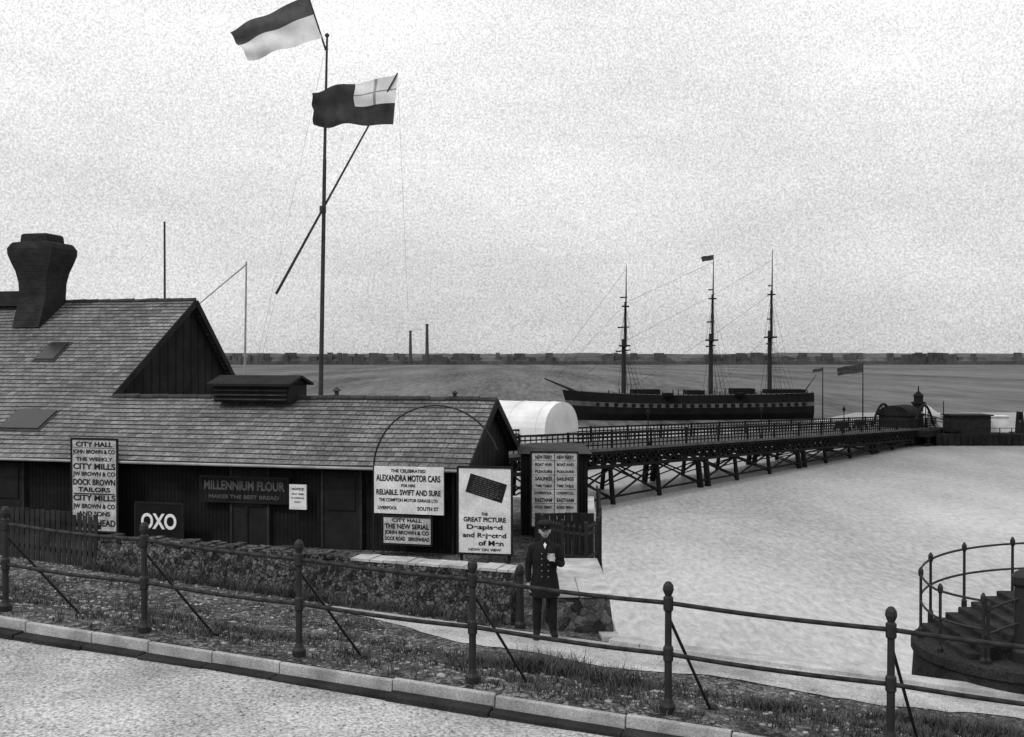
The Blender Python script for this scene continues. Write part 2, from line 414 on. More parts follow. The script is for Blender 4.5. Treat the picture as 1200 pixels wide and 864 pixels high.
def course_roof(s0, s1, w0, zz0, w1, zz1):
    L_ = math.hypot(w1-w0, zz1-zz0); n = max(1, round(L_/.2))
    for i in range(n):
        a, b_ = i/n, (i+1)/n
        wa, za = w0+(w1-w0)*a, zz0+(zz1-zz0)*a
        wb, zb = w0+(w1-w0)*(b_+.1/n), zz0+(zz1-zz0)*(b_+.1/n)
        ln = .036
        ns = max(1, int((s1-s0)/.5))
        for kx in range(ns):
            sa, sb = s0+(s1-s0)*kx/ns, s0+(s1-s0)*(kx+1)/ns
            def sagf(s_, ww): return .03*noise.noise(Vector((s_*.35, ww*.5, 3)))
            ja = .014*noise.noise(Vector((sa*3, i*1.7, w0)))+sagf(sa, wa); jb = .014*noise.noise(Vector((sb*3, i*1.7, w0)))+sagf(sb, wa)
            u0, u1 = sa, sb; v0, v1 = i*.2+.006, i*.2+.196
            fc = [Bq(sb, wa, za+ln+jb), Bq(sa, wa, za+ln+ja), Bq(sa, wb, zb+.004+sagf(sa, wb)), Bq(sb, wb, zb+.004+sagf(sb, wb))]
            rf.quad(*fc, 0, [(u1, v0), (u0, v0), (u0, v1), (u1, v1)])
            rf.quad(Bq(sb, wa, za-.025), Bq(sa, wa, za-.025), Bq(sa, wa, za+ln+ja), Bq(sb, wa, za+ln+jb), 1)
course_roof(-.12, 20.3, -.15, -2.6, 2.5, -1.1)
course_roof(11.1, 20.3, 2.5, -1.1, 6.9, 1.86)
course_roof(-.12, 11.2, 5.15, -2.6, 2.5, -1.1)
course_roof(11.1, 20.3, 9.7, -1.0, 6.9, 1.86)
rf.obj('slate_roof', [M_slate, M_ridge], bd)
tr = MB()
def ridge(s0, s1, w, z):
    s = s0
    while s < s1:
        e = min(s1, s+.45); a = Vector(Bq(s, w, z)); b_ = Vector(Bq(e-.01, w, z)); j = random.uniform(-.014, .014)
        tr.tube((a.x, a.y, a.z+j), (b_.x, b_.y, b_.z+j), .08, .07, 8, 0); s = e
ridge(-.12, 11.1, 2.5, -1.07); ridge(11.1, 20.3, 6.9, 1.89)
for s_, pts in ((-.14, [(-.15, -2.64), (2.5, -1.14), (5.15, -2.64)]), (11.06, [(2.5, -1.1), (6.9, 1.82), (9.7, -1.04)])):
    for (a, za), (b_, zb) in zip(pts[:-1], pts[1:]): tr.beam(Bq(s_, a, za), Bq(s_, b_, zb), .04, .2, 1)
tr.tube(Bq(-.2, -.22, -2.63), Bq(20.3, -.22, -2.63), .035, .035, 8, 2)
for s_ in (0.35, 5.7, 9.4, 13.6): tr.tube(Bq(s_, .16, -2.66), Bq(s_, .16, -4.7), .035, .035, 8, 1)
tr.obj('ridge_bargeboard_gutter', [M_ridge, M_wood2, M_lpole], bd)
wd = MB()
def onfront(s0, s1, zb, zt, w, d, mi):
    c = (Vector(Bq((s0+s1)/2, w, (zb+zt)/2))); wd.box(c, (abs(s1-s0), d, zt-zb), -th, mi)
for s_ in (2.7, 5.15, 9.7, 12.2):
    onfront(s_, s_+.95, -4.66, -2.75, .2, .06, 1)
    onfront(s_+.12, s_+.83, -3.7, -2.9, .16, .03, 0)
    onfront(s_-.06, s_, -4.66, -2.7, .19, .1, 2); onfront(s_+.95, s_+1.01, -4.66, -2.7, .19, .1, 2)
wd.obj('doors_and_windows', [M_glass, M_wood2, M_pale], bd)
sk = MB()
def sky(s0, s1, wa, wb, f):
    for (m_, o_, gr) in ((1, .05, .07), (0, .085, 0)):
        za, zb = f(wa-gr)+o_, f(wb+gr)+o_
        P = [Bq(s0-gr, wa-gr, za), Bq(s1+gr, wa-gr, za), Bq(s1+gr, wb+gr, zb), Bq(s0-gr, wb+gr, zb)]
        Q = [(a, b_, c-.08) for a, b_, c in P]
        sk.add(P+Q, [[0, 1, 2, 3], [4, 7, 6, 5], [0, 4, 5, 1], [1, 5, 6, 2], [2, 6, 7, 3], [3, 7, 4, 0]], m_)
fu = lambda w: -1.1+(w-2.5)*(2.96/4.4); flw = lambda w: -2.6+(w+.15)*(1.5/2.65)
sky(14.2, 14.85, 4.0, 4.75, fu); sky(12.35, 13.6, .95, 1.75, flw)
sk.obj('skylights', [M_glass, M_ridge], bd)
ln = MB()
c = Vector(Bq(6.5, 2.45, -.93)); ln.box(c, (2.2, 1.1, .5), -th, 0)
for i in range(4):
    cc = Vector(Bq(6.5, 1.86, -1.1+i*.12)); ln.box(cc, (2.1, .05, .035), -th, 1)
hw = 1.22; pa = [(1.72, -.68), (2.45, -.46), (3.2, -.68)]
for (a, za), (b_, zb) in zip(pa[:-1], pa[1:]):
    P = [Bq(6.5-hw, a, za), Bq(6.5+hw, a, za), Bq(6.5+hw, b_, zb), Bq(6.5-hw, b_, zb)]
    Q = [(x, y, z-.06) for x, y, z in P]
    ln.add(P+Q, [[0, 1, 2, 3], [4, 7, 6, 5], [0, 4, 5, 1], [1, 5, 6, 2], [2, 6, 7, 3], [3, 7, 4, 0]], 0)
for s_ in (6.5-1.1, 6.5+1.1):
    ln.add([Bq(s_, 1.9, -.72), Bq(s_, 3.0, -.72), Bq(s_, 2.45, -.52)], [[0, 1, 2]], 0)
ln.lathe(Bq(4.3, 2.5, -1.05), [(.06, 0), (.06, .16), (.13, .18), (.02, .28)], 10, 1)
ln.lathe(Bq(1.0, 2.5, -1.05), [(.05, 0), (.05, .12), (.1, .14), (.02, .2)], 10, 1)
ln.obj('ridge_ventilator', [M_wood2, M_ridge], bd)
ch = MB()
cx, cy, _ = Bq(16.4, 6.35, 0)
prof = [(.50, .85, 1.0), (.50, .5, 2.0), (.52, .52, 2.5), (.6, .56, 2.85), (.74, .6, 3.15), (.84, .64, 3.42), (.85, .64, 3.6), (.77, .58, 3.74), (.7, .56, 3.8), (.5, .44, 3.83), (.48, .42, 4.05), (.42, .38, 4.1)]
vs = []
for a, b_, z in prof:
    for sx, sy in ((-1, -1), (1, -1), (1, 1), (-1, 1)):
        v = Matrix.Rotation(-th, 3, 'Z')@Vector((sx*a, sy*b_, 0)); vs.append((cx+v.x, cy+v.y, Z(z)))
for j in range(len(prof)-1):
    for i in range(4):
        ch.add([vs[j*4+i], vs[j*4+(i+1) % 4], vs[(j+1)*4+(i+1) % 4], vs[(j+1)*4+i]], [[0, 1, 2, 3]])
        wdt = prof[j][0]*2; ch.uv[len(ch.f)-1] = [(0, prof[j][2]), (wdt, prof[j][2]), (wdt, prof[j+1][2]), (0, prof[j+1][2])]
ch.add(vs[-4:], [[0, 1, 2, 3]])
ch.obj('chimney_stack', M_brick, bd)
c2 = MB(); a = Bq(17.75, 6.7, 2.0); c2.box(a, (1.6, .6, .5), -th); c2.obj('parapet', M_brick, bd)

hp = MB(); pts = []
cs, cz_, R_ = .62, -2.62, 1.55
for i in range(0, 33):
    a = math.radians(180-i*5); pts.append(Bq(cs-R_*math.cos(a), -.28, cz_+R_*.98*math.sin(a)))
pts = [Bq(cs+R_, -.28, -4.6)]+pts
hp.path([Vector(p) for p in pts], .022, 6)
hp.obj('iron_hoop', M_iron, bd)

# ------------------------------------------------------------------ posters and signs
def board(name, p0, p1, zb, zt, bg=M_paper, fgm=M_ink, lines=(), frame=True, legs=False, bars=(), thick=.05):
    a = Vector(p0[:2]); b_ = Vector(p1[:2]); W_ = (b_-a).length; rz = math.atan2(b_.y-a.y, b_.x-a.x); H_ = zt-zb
    c = (a+b_)/2
    root = empty(name, (c.x, c.y, Z(zb)))
    R = Matrix.Rotation(rz, 3, 'Z')
    mb = MB(); mb.box((c.x, c.y, Z((zb+zt)/2)), (W_, thick, H_), rz); mb.obj('panel', bg, root)
    def P(u, v, o): 
        q_ = R@Vector((u*W_-W_/2, -thick/2-o, 0)); return Vector((c.x+q_.x, c.y+q_.y, Z(zb+v*H_)))
    if frame:
        m2 = MB(); fw = .05
        for (u0, v0, u1, v1) in ((0, 0, 1, 0), (0, 1, 1, 1), (0, 0, 0, 1), (1, 0, 1, 1)):
            m2.beam(P(u0, v0, -.01), P(u1, v1, -.01), fw, fw*.9)
        m2.obj('frame', M_wood2, root)
    if legs:
        m3 = MB()
        for u in (.06, .94):
            q0 = P(u, 0, -.08); m3.beam((q0.x, q0.y, Z(gz(q0.x, q0.y)-.1)), (q0.x, q0.y, Z(zt-.1)), .07, .07)
        m3.obj('legs', M_wood2, root)
    for i, (u0, v0, u1, v1, mm) in enumerate(bars):
        m4 = MB(); ps_ = [P(u0, v0, .004), P(u1, v0, .004), P(u1, v1, .004), P(u0, v1, .004)]; m4.quad(*ps_); m4.obj('rule_%d' % i, mm, root)
    for i, ln_ in enumerate(lines):
        txt, u, v, wfrac, hfrac = ln_[:5]; mm = ln_[5] if len(ln_) > 5 else fgm
        cu = bpy.data.curves.new('lettering', 'FONT'); cu.body = txt; cu.align_x = 'CENTER'; cu.align_y = 'CENTER'; cu.size = 1; cu.offset = .03
        cu.materials.append(mm); to = bpy.data.objects.new('lettering_%d' % i, cu); COL.objects.link(to)
        bpy.context.view_layer.update()
        d = to.dimensions; sx = wfrac*W_/max(d.x, .01); sy = hfrac*H_/max(d.y, .01)
        to.scale = (sx, sy, 1); to.rotation_euler = (math.pi/2, 0, rz)
        to.location = P(u, v, .008); par(to, root)
    return root, P
def sP(s, w=-.27): return Bq(s, w, 0)[:2]
NM = 'advertising_poster'
board(NM, sP(2.17), sP(.44), -3.66, -2.55, frame=False, lines=[
    ('THE CELEBRATED', .5, .91, .5, .07), ('ALEXANDRA MOTOR CARS', .5, .75, .92, .14), ('FOR HIRE', .5, .6, .2, .06),
    ('RELIABLE, SWIFT AND SURE', .5, .45, .92, .14), ('THE COMPTON MOTOR GARAGE LTD', .5, .29, .84, .07),
    ('LIVERPOOL', .2, .12, .28, .07), ('SOUTH ST', .78, .12, .3, .08)])
board(NM, sP(1.95), sP(.73), -4.38, -3.72, bg=M_paperg, lines=[('CITY HALL', .5, .86, .6, .13), ('THE NEW SERIAL', .5, .64, .9, .18), ('JOHN BROWN & CO', .5, .42, .9, .18), ('DOCK ROAD   BIRKENHEAD', .5, .2, .9, .14)])
board(NM, sP(10.37), sP(9.05), -4.4, -2.05, bg=M_paperg, lines=[('CITY HALL', .5, .94, .8, .055), ('JOHN BROWN & CO', .5, .86, .92, .06), ('THE WEEKLY', .5, .78, .8, .04), ('CITY MILLS', .5, .7, .92, .065), ('JW BROWN & CO', .5, .62, .92, .06),
      ('DOCK BROWN', .5, .53, .92, .065), ('TAILORS', .5, .45, .7, .05), ('CITY MILLS', .5, .36, .92, .065), ('JW BROWN & CO', .5, .27, .92, .065), ('AND SONS', .5, .19, .7, .05), ('BIRKENHEAD', .5, .09, .92, .07)], bars=[(.05, .4, .95, .412, M_ink), (.05, .9, .95, .905, M_ink)])
M_black = mat('black_enamel', .012, .2, 3., rough=.4, bump=0)
board('advertising_sign', sP(8.52, -.3), sP(7.19, -.3), -4.56, -3.62, bg=M_black, lines=[('OXO', .5, .5, .74, .42, M_wl)])
board('name_sign', sP(6.95, .12), sP(4.56, .12), -3.58, -2.96, bg=M_wood, frame=True, lines=[('MILLENNIUM FLOUR', .5, .64, .92, .38, M_inkg), ('MAKES THE BEST BREAD', .5, .2, .8, .16, M_inkg)])
board('notice_board', sP(4.49, .05), sP(4.04, .05), -3.7, -3.09, frame=False, lines=[('NOTICE', .5, .82, .7, .1), ('BOAT TIMES', .5, .62, .7, .06), ('TO LIVERPOOL', .5, .46, .8, .06), ('DAILY', .5, .3, .4, .06)])
rt, P = board(NM, (-1.24, 23.42), (-.0, 23.18), -4.46, -2.48, legs=True, lines=[
    ('THE', .5, .46, .12, .035), ('GREAT PICTURE', .5, .395, .78, .055), ('Despised', .5, .31, .66, .07), ('and Rejected', .5, .215, .8, .07), ('of Men', .62, .125, .46, .06), ('NOW ON VIEW', .5, .05, .6, .03)])
mm = MB()
def Pr(u, v, o=.006): 
    a = math.radians(-16); du, dv = u*math.cos(a)-v*math.sin(a), u*math.sin(a)+v*math.cos(a)
    return P(.53+du/1.26, .76+dv/1.98, o)
mm.quad(Pr(-.44, -.22), Pr(.44, -.22), Pr(.44, .22), Pr(-.44, .22)); mm.obj('picture_block', M_ink, rt)
m5 = MB()
for i in range(9): 
    v = .17-.045*i; l0 = random.uniform(-.4, -.3); l1 = random.uniform(.2, .4)
    x = l0
    while x < l1:
        l2 = min(l1, x+random.uniform(.03, .12)); m5.quad(Pr(x, v, .01), Pr(l2, v, .01), Pr(l2, v+.018, .01), Pr(x, v+.018, .01)); x = l2+.025
m5.obj('picture_lines', M_inkg, rt)

# ------------------------------------------------------------------ ticket kiosk behind, with faded bill
kk = empty('ticket_kiosk', (1.15, 28, Z(-4.66)))
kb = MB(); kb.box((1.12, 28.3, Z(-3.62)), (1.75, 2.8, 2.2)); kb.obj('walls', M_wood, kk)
kr = MB(); P8 = [(.15, 26.75, -2.5), (2.1, 26.75, -2.5), (2.1, 29.8, -2.5), (.15, 29.8, -2.5), (.6, 27.9, -2.3), (1.65, 27.9, -2.3)]
kr.add([(a, b_, Z(c)) for a, b_, c in P8], [[3, 2, 1, 0], [0, 1, 5, 4], [1, 2, 5], [2, 3, 4, 5], [3, 0, 4]]); kr.obj('roof', M_ridge, kk)
L2 = []
for cxx in (.27, .73):
    for i, tx in enumerate(['NEW FERRY', 'BOAT AND', 'PLEASURE', 'SAILINGS', 'TIME TABLE', 'LIVERPOOL', 'EASTHAM', 'ROCK FERRY', 'RETURN 4d', 'SINGLE 2d']):
        L2.append((tx, cxx, .93-.095*i, .36, .036 if i % 3 else .05, M_wood2))
board(NM, (.49, 26.45), (1.7, 26.35), -4.36, -2.42, bg=M_paperg, lines=L2, legs=True, bars=[(.493, .02, .507, .98, M_ink)]+[(.04, .885-.19*i, .96, .889-.19*i, M_ink) for i in range(5)])

ir = MB()
pl = [Vector((.62, 21.0)), Vector((1.0, 20.3)), Vector((1.45, 20.0)), Vector((1.72, 20.6)), Vector((1.9, 22)), Vector((2.15, 25.2)), Vector((2.2, 26.6))]
for a, b_ in zip(pl[:-1], pl[1:]):
    n_ = max(2, int((b_-a).length/.11))
    for i in range(n_):
        c = a+(b_-a)*i/n_; z = gz(c.x, c.y)
        ir.tube((c.x, c.y, Z(z)), (c.x, c.y, Z(z+1.32)), .018, .018, 5); ir.lathe((c.x, c.y, Z(z+1.3)), [(.02, 0), (.03, .03), (.003, .1)], 5)
    for h in (.15, .75, 1.2): ir.beam((a.x, a.y, Z(gz(*a)+h)), (b_.x, b_.y, Z(gz(*b_)+h)), .02, .045)
    ir.beam((a.x, a.y, Z(gz(*a))), (a.x, a.y, Z(gz(*a)+1.45)), .06, .06)
ir.obj('iron_fence', M_iron)
gt = MB()
for i in range(8):
    x = .55+i*.155; gt.box((x, 21.3, Z(-3.9)), (.145, .035, 1.35+.02*random.uniform(-1, 1)))
for h in (-4.3, -3.45): gt.box((1.1, 21.34, Z(h)), (1.25, .04, .1))
gt.obj('boarded_gate', M_wood2)

# ------------------------------------------------------------------ flagpole and flags
fpz = empty('flagpole', (-5.8, 31, Z(-4.66)))
f1 = MB(); f1.tube((-5.86, 31, Z(-4.8)), (-5.66, 31, Z(6.0)), .08, .055, 10); f1.tube((-5.67, 31.0, Z(5.7)), (-5.58, 31, Z(9.7)), .05, .032, 8)
f1.lathe((-5.58, 31, Z(9.68)), [(.03, 0), (.07, .04), (.07, .09), (.01, .14)], 8)
f1.tube((-7.1, 30.85, Z(1.94)), (-3.41, 30.6, Z(8.5)), .045, .022, 8)
f1.tube((-5.62, 31, Z(9.3)), (-6.22, 30.9, Z(11.2)), .03, .02, 8)
f1.lathe((-5.72, 31, Z(4.4)), [(.1, 0), (.1, .2)], 10)
f1.obj('mast_and_gaff', M_pole, fpz)
f2 = MB()
for a, b_ in (((-5.6, 31, 9.5), (-9.6, 36, -3)), ((-3.41, 30.6, 8.5), (-3.2, 31.5, 1.5)), ((-7.1, 30.85, 1.94), (-7.9, 30.9, -1.5))):
    f2.tube((a[0], a[1], Z(a[2])), (b_[0], b_[1], Z(b_[2])), .004, .004, 4)
f2.obj('halyards', M_lpole, fpz)
def flag(parent, name, ht, hb, fb_, ft, mf, mats, amp=.09, nu=40, nv=20, y=31, ph=0, waves=2.2):
    mb = MB(); V = {}
    for i in range(nu+1):
        for j in range(nv+1):
            u, v = i/nu, j/nv
            x = (ht[0]*(1-u)+ft[0]*u)*(1-v)+(hb[0]*(1-u)+fb_[0]*u)*v
            z = (ht[1]*(1-u)+ft[1]*u)*(1-v)+(hb[1]*(1-u)+fb_[1]*u)*v
            k_ = u**.6
            yy = y+amp*2.6*k_*math.sin(u*math.pi*2*waves+v*1.7+ph)+.05*math.sin(v*9+u*5)*k_
            zz = z+amp*.7*k_*math.sin(u*math.pi*2*waves*.8+v*.9+ph)-.03*k_*math.sin(v*7)
            V[i, j] = len(mb.v); mb.v.append((x+.03*k_*math.sin(v*11+ph), yy, Z(zz)))
    for i in range(nu):
        for j in range(nv):
            mb.f.append([V[i, j], V[i, j+1], V[i+1, j+1], V[i+1, j]]); mb.m.append(mf((i+.5)/nu, (j+.5)/nv))
    o = mb.obj(name, mats, parent, smooth=True); return o
flag(fpz, 'upper_flag', (-6.15, 10.95), (-5.73, 9.65), (-7.93, 8.99), (-8.52, 9.85), lambda u, v: 0 if v < .46 else 1, [M_flagm, M_flagw], amp=.035, y=30.95, ph=.6)
def ens(u, v):
    if u < .5 and v < .56:
        a, b_ = u/.5, v/.56
        if abs(a-.5) < .03 or abs(b_-.5) < .04: return 2
        return 1
    return 0
flag(fpz, 'ensign', (-3.41, 8.45), (-3.54, 6.97), (-5.89, 6.95), (-6.0, 7.95), ens, [M_flagd, M_flagw, M_flagg], amp=.06, y=30.6, nu=60, nv=30, ph=1.)
pm = MB(); pm.tube((-12.2, 36, Z(-4)), (-12.2, 36, Z(4.8)), .05, .035, 7); pm.obj('signal_pole', M_pole)
pm = MB(); pm.tube((-9.45, 36, Z(-4)), (-9.33, 36, Z(3.4)), .05, .03, 7); pm.tube((-9.33, 36, Z(3.3)), (-11.1, 36, Z(1.82)), .025, .02, 6); pm.obj('signal_pole', M_lpole)

# ------------------------------------------------------------------ pier
pe = empty('iron_pier', (6.7, 80, 0))
pd = Vector((42, 50)).normalized(); pn = Vector((pd.y, -pd.x))
def PP(t, off, dz): return Vector((6.7+42*t+pn.x*off, 80+50*t+pn.y*off, Z(-5.6-2*t+dz)))
T0, T1 = -.45, 1.1; HW = 2.9
pk = MB(); pk.quad(PP(T0, -HW, -1.2), PP(T0, HW, -1.2), PP(T1, HW, -1.2), PP(T1, -HW, -1.2))
pk.quad(PP(T0, -HW, -1.32), PP(T1, -HW, -1.32), PP(T1, HW, -1.32), PP(T0, HW, -1.32))
for o_ in (-HW, HW): pk.beam(PP(T0, o_, -1.27), PP(T1, o_, -1.27), .25, .2)
pk.obj('deck', M_pdeck, pe)
pr_ = MB(); Ltot = 65.3
n_ = int((T1-T0)*Ltot/.6)
for o_ in (-HW, HW):
    for i in range(n_+1):
        t = T0+(T1-T0)*i/n_
        pr_.beam(PP(t, o_, -1.2), PP(t, o_, 0), .08, .08)
        if i % 9 == 0: pr_.beam(PP(t, o_, -1.2), PP(t, o_, .12), .18, .18)
    pr_.beam(PP(T0, o_, 0), PP(T1, o_, 0), .15, .14)
    for h in (-.3, -.6, -.9): pr_.beam(PP(T0, o_, h), PP(T1, o_, h), .05, .1)
pr_.obj('parapet_railing', M_piron, pe)
GB = -2.55
pg = MB()
for o_ in (-HW+.2, 0, HW-.2):
    pg.beam(PP(T0, o_, -1.46), PP(T1, o_, -1.46), .22, .3); pg.beam(PP(T0, o_, GB), PP(T1, o_, GB), .22, .24)
    n2 = int((T1-T0)*Ltot/1.3)
    for i in range(n2):
        ta, tb = T0+(T1-T0)*i/n2, T0+(T1-T0)*(i+1)/n2
        pg.beam(PP(ta, o_, -1.4), PP(ta, o_, GB), .16, .14)
        pg.beam(PP(ta, o_, -1.4), PP(tb, o_, GB), .12, .12); pg.beam(PP(tb, o_, -1.4), PP(ta, o_, GB), .12, .12)
pg.obj('lattice_girders', M_piron, pe)
pb = MB()
i = 0; t = -.43; DT = .1
while t < 1.08:
    offs = (-HW+.3, HW-.3)
    for o_ in offs:
        for dt_ in ((0,) if i % 3 else (0, .02)):
            a = PP(t+dt_, o_*.97, GB); b_ = PP(t+dt_, o_*1.1, 0); b_.z = -.5
            pb.tube(b_, a, .2 if i % 3 else .27, .18 if i % 3 else .25, 8)
    top = -2.7
    a = PP(t, offs[0], top); b_ = PP(t, offs[1]*1.08, 0); b_.z = .3; pb.beam(a, b_, .1, .1)
    a = PP(t, offs[1], top); b_ = PP(t, offs[0]*1.08, 0); b_.z = .3; pb.beam(a, b_, .1, .1)
    a = PP(t, offs[0], -2.7); b_ = PP(t, offs[1], -2.7); pb.beam(a, b_, .25, .25)
    t2 = t+DT
    if t2 < 1.09:
        for o_ in offs:
            a = PP(t, o_, -2.65); b_ = PP(t2, o_*1.08, 0); b_.z = .5; pb.beam(a, b_, .12, .12)
            a = PP(t2, o_, -2.65); b_ = PP(t, o_*1.08, 0); b_.z = .5; pb.beam(a, b_, .12, .12)
        o_ = offs[1]; a = PP(t, o_*1.06, 0); b_ = PP(t2, o_*1.06, 0); a.z = b_.z = .6; pb.beam(a, b_, .12, .14)
    t += DT; i += 1
pb.obj('piles_and_bracing', M_piron, pe)
for t in (.05, .35, .65, .9):
    lm = MB(); b_ = PP(t, HW-.35, -1.2)
    lm.lathe(b_, [(.14, 0), (.14, .3), (.06, .4), (.04, 2.3), (.1, 2.35), (.18, 2.6), (.2, 2.62), (.05, 2.85), (.01, 2.95)], 8); lm.obj('pier_lamp', M_piron)
for t, o_ in ((.72, .5), (.86, -1)):
    m_ = MB(); c = PP(t, o_, -.75); ang = math.atan2(pd.y, pd.x); m_.box(c, (2.2, 1.1, .12), ang); m_.box(c+Vector((0, 0, .35)), (1.5, .9, .6), ang)
    for a_ in (-.8, .8):
        for s_ in (-.5, .5):
            w_ = c+Vector((pd.x*a_+pn.x*s_, pd.y*a_+pn.y*s_, -.2)); m_.tube(w_-Vector((pn.x*.04, pn.y*.04, 0)), w_+Vector((pn.x*.04, pn.y*.04, 0)), .25, .25, 12)
    m_.obj('luggage_trolley', M_piron)

# pier head
ph_ = empty('pier_head_shelter', PP(1.02, 0, -1.2))
def rot_box(mb, t, off, dz0, dz1, l, w, mi=0):
    c = PP(t, off, (dz0+dz1)/2); mb.box(c, (l, w, dz1-dz0), math.atan2(pd.y, pd.x), mi)
m_ = MB(); rot_box(m_, 1.03, -.2, -1.18, .35, 4.2, 3.6)
m_.obj('shed', M_wood2, ph_)
m_ = MB(); base_c = PP(1.03, -.2, .35); ax = pd; nA = 12
for i in range(nA):
    a1, a2 = math.pi*i/nA, math.pi*(i+1)/nA
    def Q(a, e): return (base_c.x+ax.x*e*2.3+pn.x*2.1*math.cos(a), base_c.y+ax.y*e*2.3+pn.y*2.1*math.cos(a), base_c.z+1.3*math.sin(a))
    m_.quad(Q(a1, -1), Q(a1, 1), Q(a2, 1), Q(a2, -1))
m_.add([Q(math.pi*i/nA, -1) for i in range(nA+1)], [list(range(nA+1))]); m_.add([Q(math.pi*i/nA, 1) for i in range(nA+1)], [list(range(nA+1))])
m_.obj('arched_roof', M_piron, ph_)
m_ = MB()
for off in (-2.6, 2.6):
    pts = [PP(.99+.11*(i/14), off, -1.2+2.9*math.sin(math.pi*i/14)**.7 if 0 < i < 14 else -1.2) for i in range(15)]
    m_.path(pts, .16, 6)
    for i in range(2, 13, 2): m_.tube(PP(.99+.11*(i/14), off, -1.2), pts[i], .06, .06, 5)
m_.obj('gangway_arches', M_piron, ph_)
m_ = MB(); rot_box(m_, 1.08, 0, -2.0, -1.215, 13, 9)
for a in (-4., -1.5, 1.5, 4.):
    for dt in (1.0, 1.05, 1.1, 1.16):
        p_ = PP(dt, a, -1.7); m_.tube((p_.x, p_.y, -.5), p_, .32, .32, 8)
for a in (-4., 4.): m_.beam(PP(.99, a, -3.2), PP(1.17, a, -3.2), .3, .4)
m_.obj('platform', M_piron, ph_)
tw = MB(); tw.lathe((53.4, 134.5, Z(-8.9)), [(.75, 0), (.75, 2.9), (.95, 2.95), (.95, 3.15), (.6, 3.2), (.6, 3.9), (.75, 3.95), (.1, 4.6), (.05, 5.3)], 10); tw.obj('signal_tower', M_piron)
wh = empty('white_landing_house', (56, 133, Z(-9.6)))
m_ = MB(); m_.box((55.0, 134.2, Z(-8.4)), (2.4, 2.2, 2.4)); m_.obj('walls', M_white, wh)
m_ = MB(); P6 = [(53.5, 132.9, -7.18), (56.4, 132.9, -7.9), (56.4, 135.5, -7.9), (53.5, 135.5, -7.18), (54.0, 132.9, -6.1), (54.0, 135.5, -6.1)]
m_.add([(a, b_, Z(c)) for a, b_, c in P6], [[0, 1, 4], [1, 2, 5, 4], [2, 3, 5], [3, 0, 4, 5], [3, 2, 1, 0]]); m_.obj('roof', M_white, wh)
lsg = empty('landing_stage', (60, 131, 0))
m_ = MB()
hullp = [(-6.5, 3), (-7, 0), (-6.5, -3), (4.0, -3), (5.2, -1.6), (5.6, 0), (5.2, 1.6), (4.0, 3)]
m_.add([(59.6+x, 131+y, z) for z in (-.3, 1.5) for x, y in hullp], [[7, 6, 5, 4, 3, 2, 1, 0], list(range(8, 16))]+[[i, (i+1) % 8, 8+(i+1) % 8, 8+i] for i in range(8)])
for i in range(8):
    m_.tube((53.6+i*1.5, 128.2, 1.4), (53.6+i*1.5, 128.2, 2.3), .07, .06, 6)
m_.tube((53.6, 128.2, 2.25), (64.1, 128.2, 2.25), .04, .04, 5)
for i in range(7): m_.tube((54.1+i*1.6, 127.85, .1), (54.1+i*1.6, 127.85, 1.3), .25, .25, 8)
m_.obj('pontoon', M_piron, lsg)
m_ = MB(); m_.box((58.2, 131, 2.6), (4.8, 3, 2.2)); m_.box((58.2, 131, 3.78), (5.3, 3.6, .16)); m_.obj('waiting_shed', M_wood2, lsg)
m_ = MB(); m_.box((62.4, 132, 2.5), (2.6, 1.6, 2.0)); m_.box((62.4, 132, 3.55), (2.9, 1.9, .12)); m_.obj('white_shed', M_white, lsg)
m_ = MB(); m_.tube((64.4, 130, 1.4), (64.4, 130, 2.9), .35, .3, 8); m_.tube((54.6, 129.5, 1.4), (54.6, 129.5, 5.6), .1, .06, 6); m_.obj('mooring_posts', M_piron, lsg)
# piled dolphin and rowing boat moored off the stage
m_ = MB()
for dx, dy in ((-.6, -.4), (.6, -.4), (0, .7)): m_.tube((66.4+dx, 134+dy, -.4), (66.4+dx*.3, 134+dy*.3, 4.0), .28, .24, 8)
m_.obj('mooring_dolphin', M_piron)
gm = MB(); a = PP(1.1, 3.5, -1.35); bq_ = Vector((55.8, 129.2, 1.8)); gm.beam(a, bq_, 1.8, .25)
for o_ in (-.8, .8): gm.beam(a+Vector((o_*.7, -o_*.7, 1.0)), bq_+Vector((o_*.7, -o_*.7, 1.0)), .1, .1)
gm.obj('gangway', M_piron)
for (x, y, zt, zb, sc) in ((43.7, 127.5, -.5, -8.3, 1), (38.7, 127.5, -1.1, -8.3, .4)):
    e_ = empty('flag_staff', (x, y, Z(zb))); m_ = MB(); m_.tube((x, y, Z(zb)), (x, y, Z(zt)), .09, .05, 6); m_.obj('staff', M_piron, e_)
    w_ = 3.1*sc; flag(e_, 'bunting', (x-.05, zt-.1), (x-.05, zt-1.25*sc), (x-w_, zt-1.6*sc), (x-w_*1.02, zt-.7*sc), lambda u, v: 0, [M_flagd], amp=.09*sc, nu=14, nv=7, y=y)

